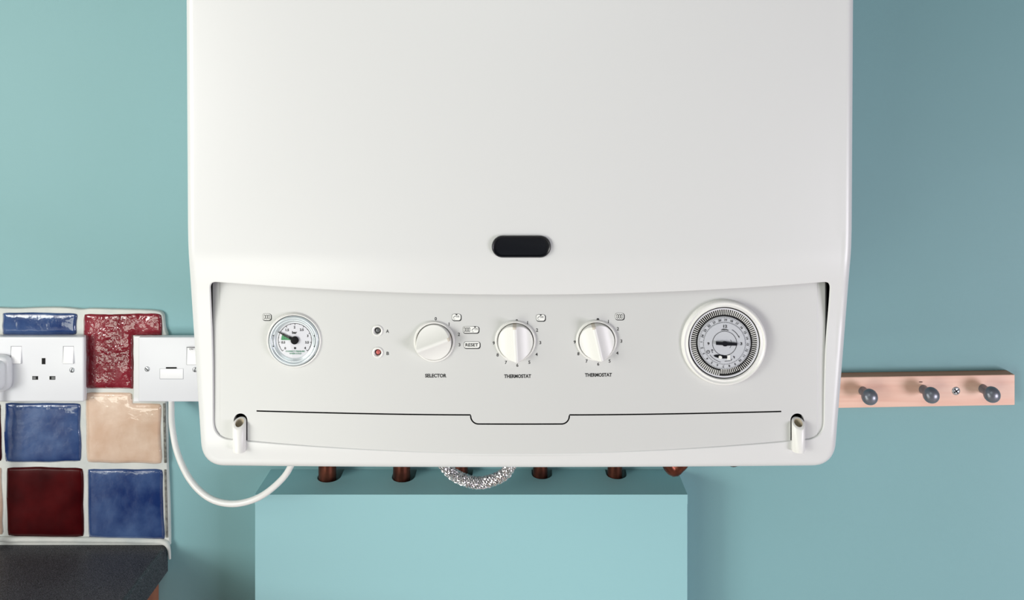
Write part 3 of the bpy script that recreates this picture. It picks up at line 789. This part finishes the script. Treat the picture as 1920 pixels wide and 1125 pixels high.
def tile(x0, y0, x1, y1, m, seed, cutout=None, quad=None, rip=.0004, lab=None):
    """pixel corners on the tile face; cutout=(cx0,cy0,cx1,cy1) is removed"""
    gx = sorted(set([i/22 for i in range(23)]+[.02, .98, .045, .955])); gy = list(gx)
    q = quad or [(x0, y0), (x1, y0), (x1, y1), (x0, y1)]
    if cutout:
        u = [(cutout[0]-x0)/(x1-x0), (cutout[2]-x0)/(x1-x0)]; v = [(cutout[1]-y0)/(y1-y0), (cutout[3]-y0)/(y1-y0)]
        gx = sorted(set([g for g in gx if all(abs(g-k) > .02 for k in u)]+[k for k in u if 0 < k < 1]))
        gy = sorted(set([g for g in gy if all(abs(g-k) > .02 for k in v)]+[k for k in v if 0 < k < 1]))
    bm = bmesh.new(); vs = {}
    def dist(u_, v_):
        X, Yy = u_*(x1-x0), v_*(y1-y0); d = min(X, Yy, (x1-x0)-X, (y1-y0)-Yy)
        if cutout:
            cx0, cy0, cx1, cy1 = [cutout[0]-x0, cutout[1]-y0, cutout[2]-x0, cutout[3]-y0]
            ddx = max(cx0-X, 0, X-cx1); ddy = max(cy0-Yy, 0, Yy-cy1); d = min(d, math.hypot(ddx, ddy))
        return max(d, 0)
    for i, u_ in enumerate(gx):
        for j, v_ in enumerate(gy):
            a = (q[0][0]*(1-u_)+q[1][0]*u_)*(1-v_)+(q[3][0]*(1-u_)+q[2][0]*u_)*v_; b = (q[0][1]*(1-u_)+q[1][1]*u_)*(1-v_)+(q[3][1]*(1-u_)+q[2][1]*u_)*v_
            # wavy hand-cut edges
            wx = 2.8*noise.noise(Vector((v_*2.6, seed*3.1+(0 if u_ < .5 else 9), 0))); wy = 2.4*noise.noise(Vector((u_*2.6, seed*5.3+(0 if v_ < .5 else 9), 4)))
            cr = 3.2*(max(0, 1-min(u_, 1-u_)/.07)*max(0, 1-min(v_, 1-v_)/.07))
            a += wx*abs(2*u_-1)+cr*(1 if u_ < .5 else -1)*.5; b += wy*abs(2*v_-1)+cr*(1 if v_ < .5 else -1)*.5
            d = dist(u_, v_); h = TY-.0026*math.exp(-d/2.6)-.0009*math.exp(-d/12)+rip*noise.noise(Vector((a*.045, b*.045, seed)))
            vs[i, j] = bm.verts.new(W(a, b, h))
    for i in range(len(gx)-1):
        for j in range(len(gy)-1):
            if cutout:
                mu = x0+(gx[i]+gx[i+1])/2*(x1-x0); mv = y0+(gy[j]+gy[j+1])/2*(y1-y0)
                if cutout[0] < mu < cutout[2] and cutout[1] < mv < cutout[3]: continue
            bm.faces.new((vs[i, j], vs[i, j+1], vs[i+1, j+1], vs[i+1, j]))
    loose = [v for v in bm.verts if not v.link_faces]; bmesh.ops.delete(bm, geom=loose, context='VERTS')
    be = [e for e in bm.edges if len(e.link_faces) == 1]
    r = bmesh.ops.extrude_edge_only(bm, edges=be)
    for v in [g for g in r['geom'] if isinstance(g, bmesh.types.BMVert)]: v.co.y = -.003
    for f in [g for g in r['geom'] if isinstance(g, bmesh.types.BMFace)]: f.material_index = 1 if f.calc_center_median().x > W((x0+x1)/2+.42*(x1-x0), 0, .008).x and x1 > 290 else 0
    recalc(bm)
    o = obj('tile', bm, [m, M['rawedge']], sp, smooth=60, doubles=0)
    if lab: tag(o, lab)
tile(5, 586, 144, 629, M['blue'], 1, lab='blue glazed tile')
tile(158, 588, 303, 728, M['red_tile'], 2, cutout=(250, 629, 400, 800), rip=.0012, lab='wine red rippled tile')
tile(162, 735, 303, 868, M['beige'], 3, cutout=(250, 600, 400, 755), quad=[(161, 735), (301, 737), (304, 869), (162, 868)], lab='peach glazed tile')
tile(9, 755.5, 153, 866, M['blue'], 4, quad=[(8, 755.5), (151, 755.5), (153, 866), (11, 866)], lab='blue glazed tile')
tile(12, 876, 158, 1006, M['dark_red'], 5, quad=[(11, 876), (154, 876), (158, 1008), (15, 1005)], lab='oxblood red tile')
tile(165, 878, 308, 1009, M['blue'], 6, quad=[(164, 878), (305, 880), (309, 1011), (167, 1009)], lab='blue glazed tile')
tile(-143, 876, 5, 1006, M['beige'], 7, quad=[(-143, 876), (3, 876), (6, 1004), (-138, 1004)], lab='peach glazed tile')
tile(-145, 755.5, 2, 866, M['dark_red'], 8, lab='oxblood red tile')
tile(-146, 586, -6, 726, M['beige'], 9, cutout=(-54, 628, 100, 800), lab='peach glazed tile')
for q in ([(305.5, 757), (309.5, 757), (312, 868), (308, 868)], [(308, 881), (311.5, 881), (314.5, 1008), (311, 1008)]):
    bm = bmesh.new(); prism(bm, [wpt(*p, .0065) for p in q], -.004, -.0066); recalc(bm); tag(obj('raw_edge', bm, M['rawedge'], sp, smooth=0), 'grey unglazed tile edge')
# sealant bead along the worktop
bm = bmesh.new(); bead = [(-400, 1009.5), (-60, 1009.5), (0, 1010.5), (60, 1011), (140, 1011.5), (220, 1012.5), (290, 1014), (306, 1016), (313, 1020), (317, 1031), (318.5, 1048)]
path = catmull([W(x, y, .0065) for x, y in bead], 6)
tube(bm, path, [(.0034+.0005*noise.noise(p*60))*(1 if k < len(path)-14 else 1-.045*(k-len(path)+14)) for k, p in enumerate(path)], 12); obj('sealant_bead', bm, M['grout'], sp, smooth=60)

# ------------------------------------------------------------------ sockets
def wbox(bm, px0, py0, px1, py1, Y0, Y1, bev=0, seg=3, Yref=None):
    r = Yref if Yref is not None else Y1
    a = W(px0, py0, r); b = W(px1, py1, r); box(bm, (a.x, -Y0, a.z), (b.x, -Y1, b.z), bev, seg)
def screw(name, px, py, Y, r, parent, cross=False, m='chrome', rot=70):
    c = W(px, py, Y); bm = bmesh.new()
    lathe(bm, c, [(r*1.12, -.0004), (r*1.1, .0001), (r, .0006), (r*.5, .0009), (0, .001)], 28)
    ca, sa = math.cos(math.radians(rot)), math.sin(math.radians(rot))
    def bar(w, l, ca, sa):
        P = [(-l, -w), (l, -w), (l, w), (-l, w)]
        A = [bm.verts.new((c.x+x*ca-z*sa, c.y-.0012, c.z+x*sa+z*ca)) for x, z in P]; B = [bm.verts.new((v.co.x, c.y-.0002, v.co.z)) for v in A]
        fs = [bm.faces.new(A)]+[bm.faces.new((A[i], B[i], B[(i+1) % 4], A[(i+1) % 4])) for i in range(4)]
        for f in fs: f.material_index = 1
    bar(r*.17, r*.8, ca, sa)
    if cross: bar(r*.17, r*.8, -sa, ca)
    lathe(bm, c, [(r*1.45, -.0003), (r*1.12, .00005)], 28, mi=1)
    recalc(bm); return obj(name, bm, [M[m], M['ink']], parent, smooth=50)
PF = .0205   # face of the plates
ds = empty('double_socket', W(55, 692, PF), 'white double switched socket over the blue tiles, right outlet empty', 'socket')
bm = bmesh.new(); wbox(bm, -46.5, 631, 156.6, 753, .0056, .014, .0008, Yref=.014); obj('back_box', bm, M['socket'], ds, smooth=40)
bm = bmesh.new(); wbox(bm, -48, 632, 157, 753.5, .0138, PF, .0022, 3); plate = obj('face_plate', bm, M['socket'], ds, smooth=40)
for k in (0, 1):
    ox = -98*k
    bm = bmesh.new(); wbox(bm, 118.5+ox, 649.5, 137.5+ox, 681.5, PF-.001, PF+.0012, .0006)
    # tilt the rocker
    zc = W(0, 665, PF).z
    for v in bm.verts: v.co.y -= (v.co.z-zc)*-.10
    obj('rocker_switch', bm, M['socket2'], ds, smooth=40)
    bm = bmesh.new(); wbox(bm, 117.9+ox, 648.9, 138.3+ox, 682.3, PF-.001, PF+.00015); obj('switch_recess', bm, M['recess'], ds, smooth=0)
for q in ((78.2, 671.5, 85.2, 683), (60.5, 705.3, 71.5, 712), (92.7, 705.3, 103.7, 712)):
    bm = bmesh.new(); wbox(bm, *q, PF-.001, PF+.0001); sl = obj('pin_slot', bm, M['dark'], ds, smooth=0)
    if q[1] > 700:
        e = (1.0, 6.5) if q[0] < 80 else (3.8, 10.1)
        bm = bmesh.new(); wbox(bm, q[0]+e[0], 706.6, q[0]+e[1], 711, PF-.001, PF+.0002); obj('shutter', bm, M['brass'], sl, smooth=0)
screw('fixing_screw', 135, 694, PF, .0030, ds, rot=80)
# plug in the left outlet
pg = empty('mains_plug', W(-17, 702, .03), 'rounded white mains plug in the left outlet at the picture edge', 'plug')
bm = bmesh.new(); prev = None
for ins, Y in ((1.5, PF+.0002), (0, PF+.002), (0, PF+.007), (1.2, PF+.0095), (3.5, PF+.0105), (5.5, PF+.0110), (6.5, PF+.019), (9, PF+.0235), (15, PF+.0250)):
    cur = []; hw, hh_ = 36.5-ins, 34-ins
    for k in range(48):
        t = 2*PI*k/48; e = .42; sx_ = math.copysign(abs(math.cos(t))**e, math.cos(t)); sy_ = math.copysign(abs(math.sin(t))**e, math.sin(t))
        p = W(-18, 701, .028); cur.append(bm.verts.new((p.x+hw*sx_/FPX*.972, -Y, p.z+hh_*sy_/FPX*.972)))
    if prev:
        for i in range(48): bm.faces.new((prev[i], prev[(i+1) % 48], cur[(i+1) % 48], cur[i]))
    else: bm.faces.new(cur)
    prev = cur
bm.faces.new(prev); recalc(bm); obj('plug_body', bm, M['socket'], pg, smooth=45)
bm = bmesh.new(); pb = W(-18, 734, .034); tube(bm, catmull([pb+Vector((0, 0, .004)), pb+Vector((0, 0, -.012)), pb+Vector((-.004, .002, -.06)), pb+Vector((-.012, -.004, -.13)), Vector((pb.x-.02, -.035, H-.6107+.006)), Vector((pb.x-.06, -.05, H-.6107+.0045))], 8), [.0036]*41, 12)
obj('plug_cord', bm, M['cable'], pg, smooth=60)

fs = empty('fused_spur', W(320, 692, PF), 'white fused spur switch half behind the boiler with the cable below', 'switch')
bm = bmesh.new(); wbox(bm, 251, 630.5, 384, 753, .0056, .0115, .001, Yref=.011); obj('back_box', bm, M['socket2'], fs, smooth=40)
bm = bmesh.new(); wbox(bm, 259, 632.5, 380, 753.5, .0112, PF, .0018, 3); obj('face_plate', bm, M['socket'], fs, smooth=40)
bm = bmesh.new(); wbox(bm, 350.5, 651.5, 369, 683.5, PF-.001, PF+.0012, .0005)
zc = W(0, 667, PF).z
for v in bm.verts: v.co.y += (v.co.z-zc)*.08
rk = obj('rocker_switch', bm, M['socket2'], fs, smooth=40)
bm = bmesh.new(); wbox(bm, 349.6, 650.3, 369.8, 684.4, PF-.001, PF+.0001); obj('switch_recess', bm, M['recess'], fs, smooth=0)
bm = bmesh.new(); wbox(bm, 299.5, 691, 344, 711, PF-.001, PF+.0001); obj('fuse_gap', bm, M['recess'], fs, smooth=0)
bm = bmesh.new(); wbox(bm, 300, 691.6, 343.2, 710.2, PF-.001, PF+.0006, .0003); obj('fuse_carrier', bm, M['socket2'], fs, smooth=40)
bm = bmesh.new(); wbox(bm, 311, 688.8, 330.5, 691.2, PF-.001, PF+.0008); obj('fuse_slot', bm, M['dark'], fs, smooth=0)
ink = Ink(lambda u, v, l: W(u, v, PF+.0028+l)); ink.text('ON', 358.3, 654.6, 3.4, 7, .02); ink.line((350.5, 651.4), (368.5, 651.4), .9); ink.out('on_mark', M['ink'], fs)
screw('fixing_screw', 276, 692, PF, .0030, fs, rot=-40); screw('fixing_screw', 366, 693, PF, .0030, fs, rot=85)

# ------------------------------------------------------------------ worktop and unit
ZW = H-(1017-VY)/FPX; XE = W(315, 1020, .0).x
bm = bmesh.new(); box(bm, (XE-1.5, -.0002, ZW-.038), (XE, -.62, ZW))
ed = [e for e in bm.edges if all(abs(v.co.x-XE) < 1e-5 and abs(v.co.z-ZW) < 1e-5 for v in e.verts) or all(abs(v.co.y+.62) < 1e-5 and abs(v.co.z-ZW) < 1e-5 for v in e.verts)]
bmesh.ops.bevel(bm, geom=ed, offset=.004, segments=4, profile=.5, affect='EDGES')
tag(obj('worktop', bm, M['worktop'], smooth=40), 'charcoal speckled worktop end below the tiles', 'worktop')
cb = empty('base_cabinet', (XE-.3, -.3, 0), 'orange-brown wooden base cabinet below the worktop end', 'cabinet')
bm = bmesh.new(); box(bm, (XE-.030, -.0005, .0), (XE-.012, -.58, ZW-.0382), .0006); obj('side_panel', bm, M['cabinet'], cb, smooth=0)
bm = bmesh.new(); box(bm, (XE-.61, -.0005, .12), (XE-.0305, -.56, ZW-.0385)); obj('carcass', bm, M['cabinet'], cb, smooth=0)
bm = bmesh.new(); box(bm, (XE-.608, -.561, .13), (XE-.033, -.58, ZW-.045), .002); dr = obj('door', bm, M['cabinet'], cb, smooth=0)
bm = bmesh.new(); tube(bm, catmull([Vector((XE-.55, -.5795, .75)), Vector((XE-.55, -.605, .75)), Vector((XE-.55, -.605, .63)), Vector((XE-.55, -.5795, .63))], 6), .005, 12); obj('handle', bm, M['chrome'], dr)

# ------------------------------------------------------------------ peg rack
BY = .0165
rack = empty('peg_rack', W(1738, 733, 0), 'pale maple peg rack with three grey metal pegs on the teal wall', 'coat rack')
def rk_pt(px, up, Y):      # up: 0 bottom edge, 1 top edge of the front face
    yb = 765.2-(px-1573)*(5.6/330); yt = 707.6-(px-1573)*(5.0/330)
    return W(px, yb+(yt-yb)*up, Y)
bm = bmesh.new()
a, b, c_, d = rk_pt(1448, 1, BY), rk_pt(1903, 1, BY), rk_pt(1903, 0, BY), rk_pt(1448, 0, BY)
V1 = [bm.verts.new(p) for p in (a, b, c_, d)]; V2 = [bm.verts.new((p.x, -.0002, p.z)) for p in (a, b, c_, d)]
bm.faces.new(V1); bm.faces.new(V2[::-1])
for i in range(4):
    f = bm.faces.new((V1[i], V2[i], V2[(i+1) % 4], V1[(i+1) % 4]))
    if i == 0: f.material_index = 1
recalc(bm); bmesh.ops.bevel(bm, geom=[e for e in bm.edges], offset=.0006, segments=1, affect='EDGES')
board = obj('board', bm, [M['maple'], M['mapletop']], rack, smooth=0)
bm = bmesh.new(); kp = rk_pt(1726.5, .81, BY+.0001)
vs = [bm.verts.new((kp.x+.0027*math.cos(t), kp.y, kp.z+.0007*math.sin(t))) for t in [2*PI*k/14 for k in range(14)]]
bm.faces.new(vs[::-1]); obj('knot', bm, M['knot'], board, smooth=0)
for bxp, byp in ((1631.5, 745), (1747, 741.8), (1861, 740.6)):
    c = W(bxp, byp, BY+.020); c = Vector((c.x, -BY, c.z)); bm = bmesh.new(); rb = .0103
    prof_ = [(.0060, 0), (.0058, .004), (.0056, .010), (.0059, .0120)]
    for k in range(1, 15):
        t = -.75+(PI/2+.75)*k/14; prof_.append((rb*math.cos(t) if k < 14 else 0, .0186+rb*.80*math.sin(t)))
    lathe(bm, c, prof_, 40); recalc(bm); obj('peg', bm, M['gunmetal'], rack, smooth=50)
screw('fixing_screw', 1792.5, 733, BY, .0047, rack, cross=True, rot=35)
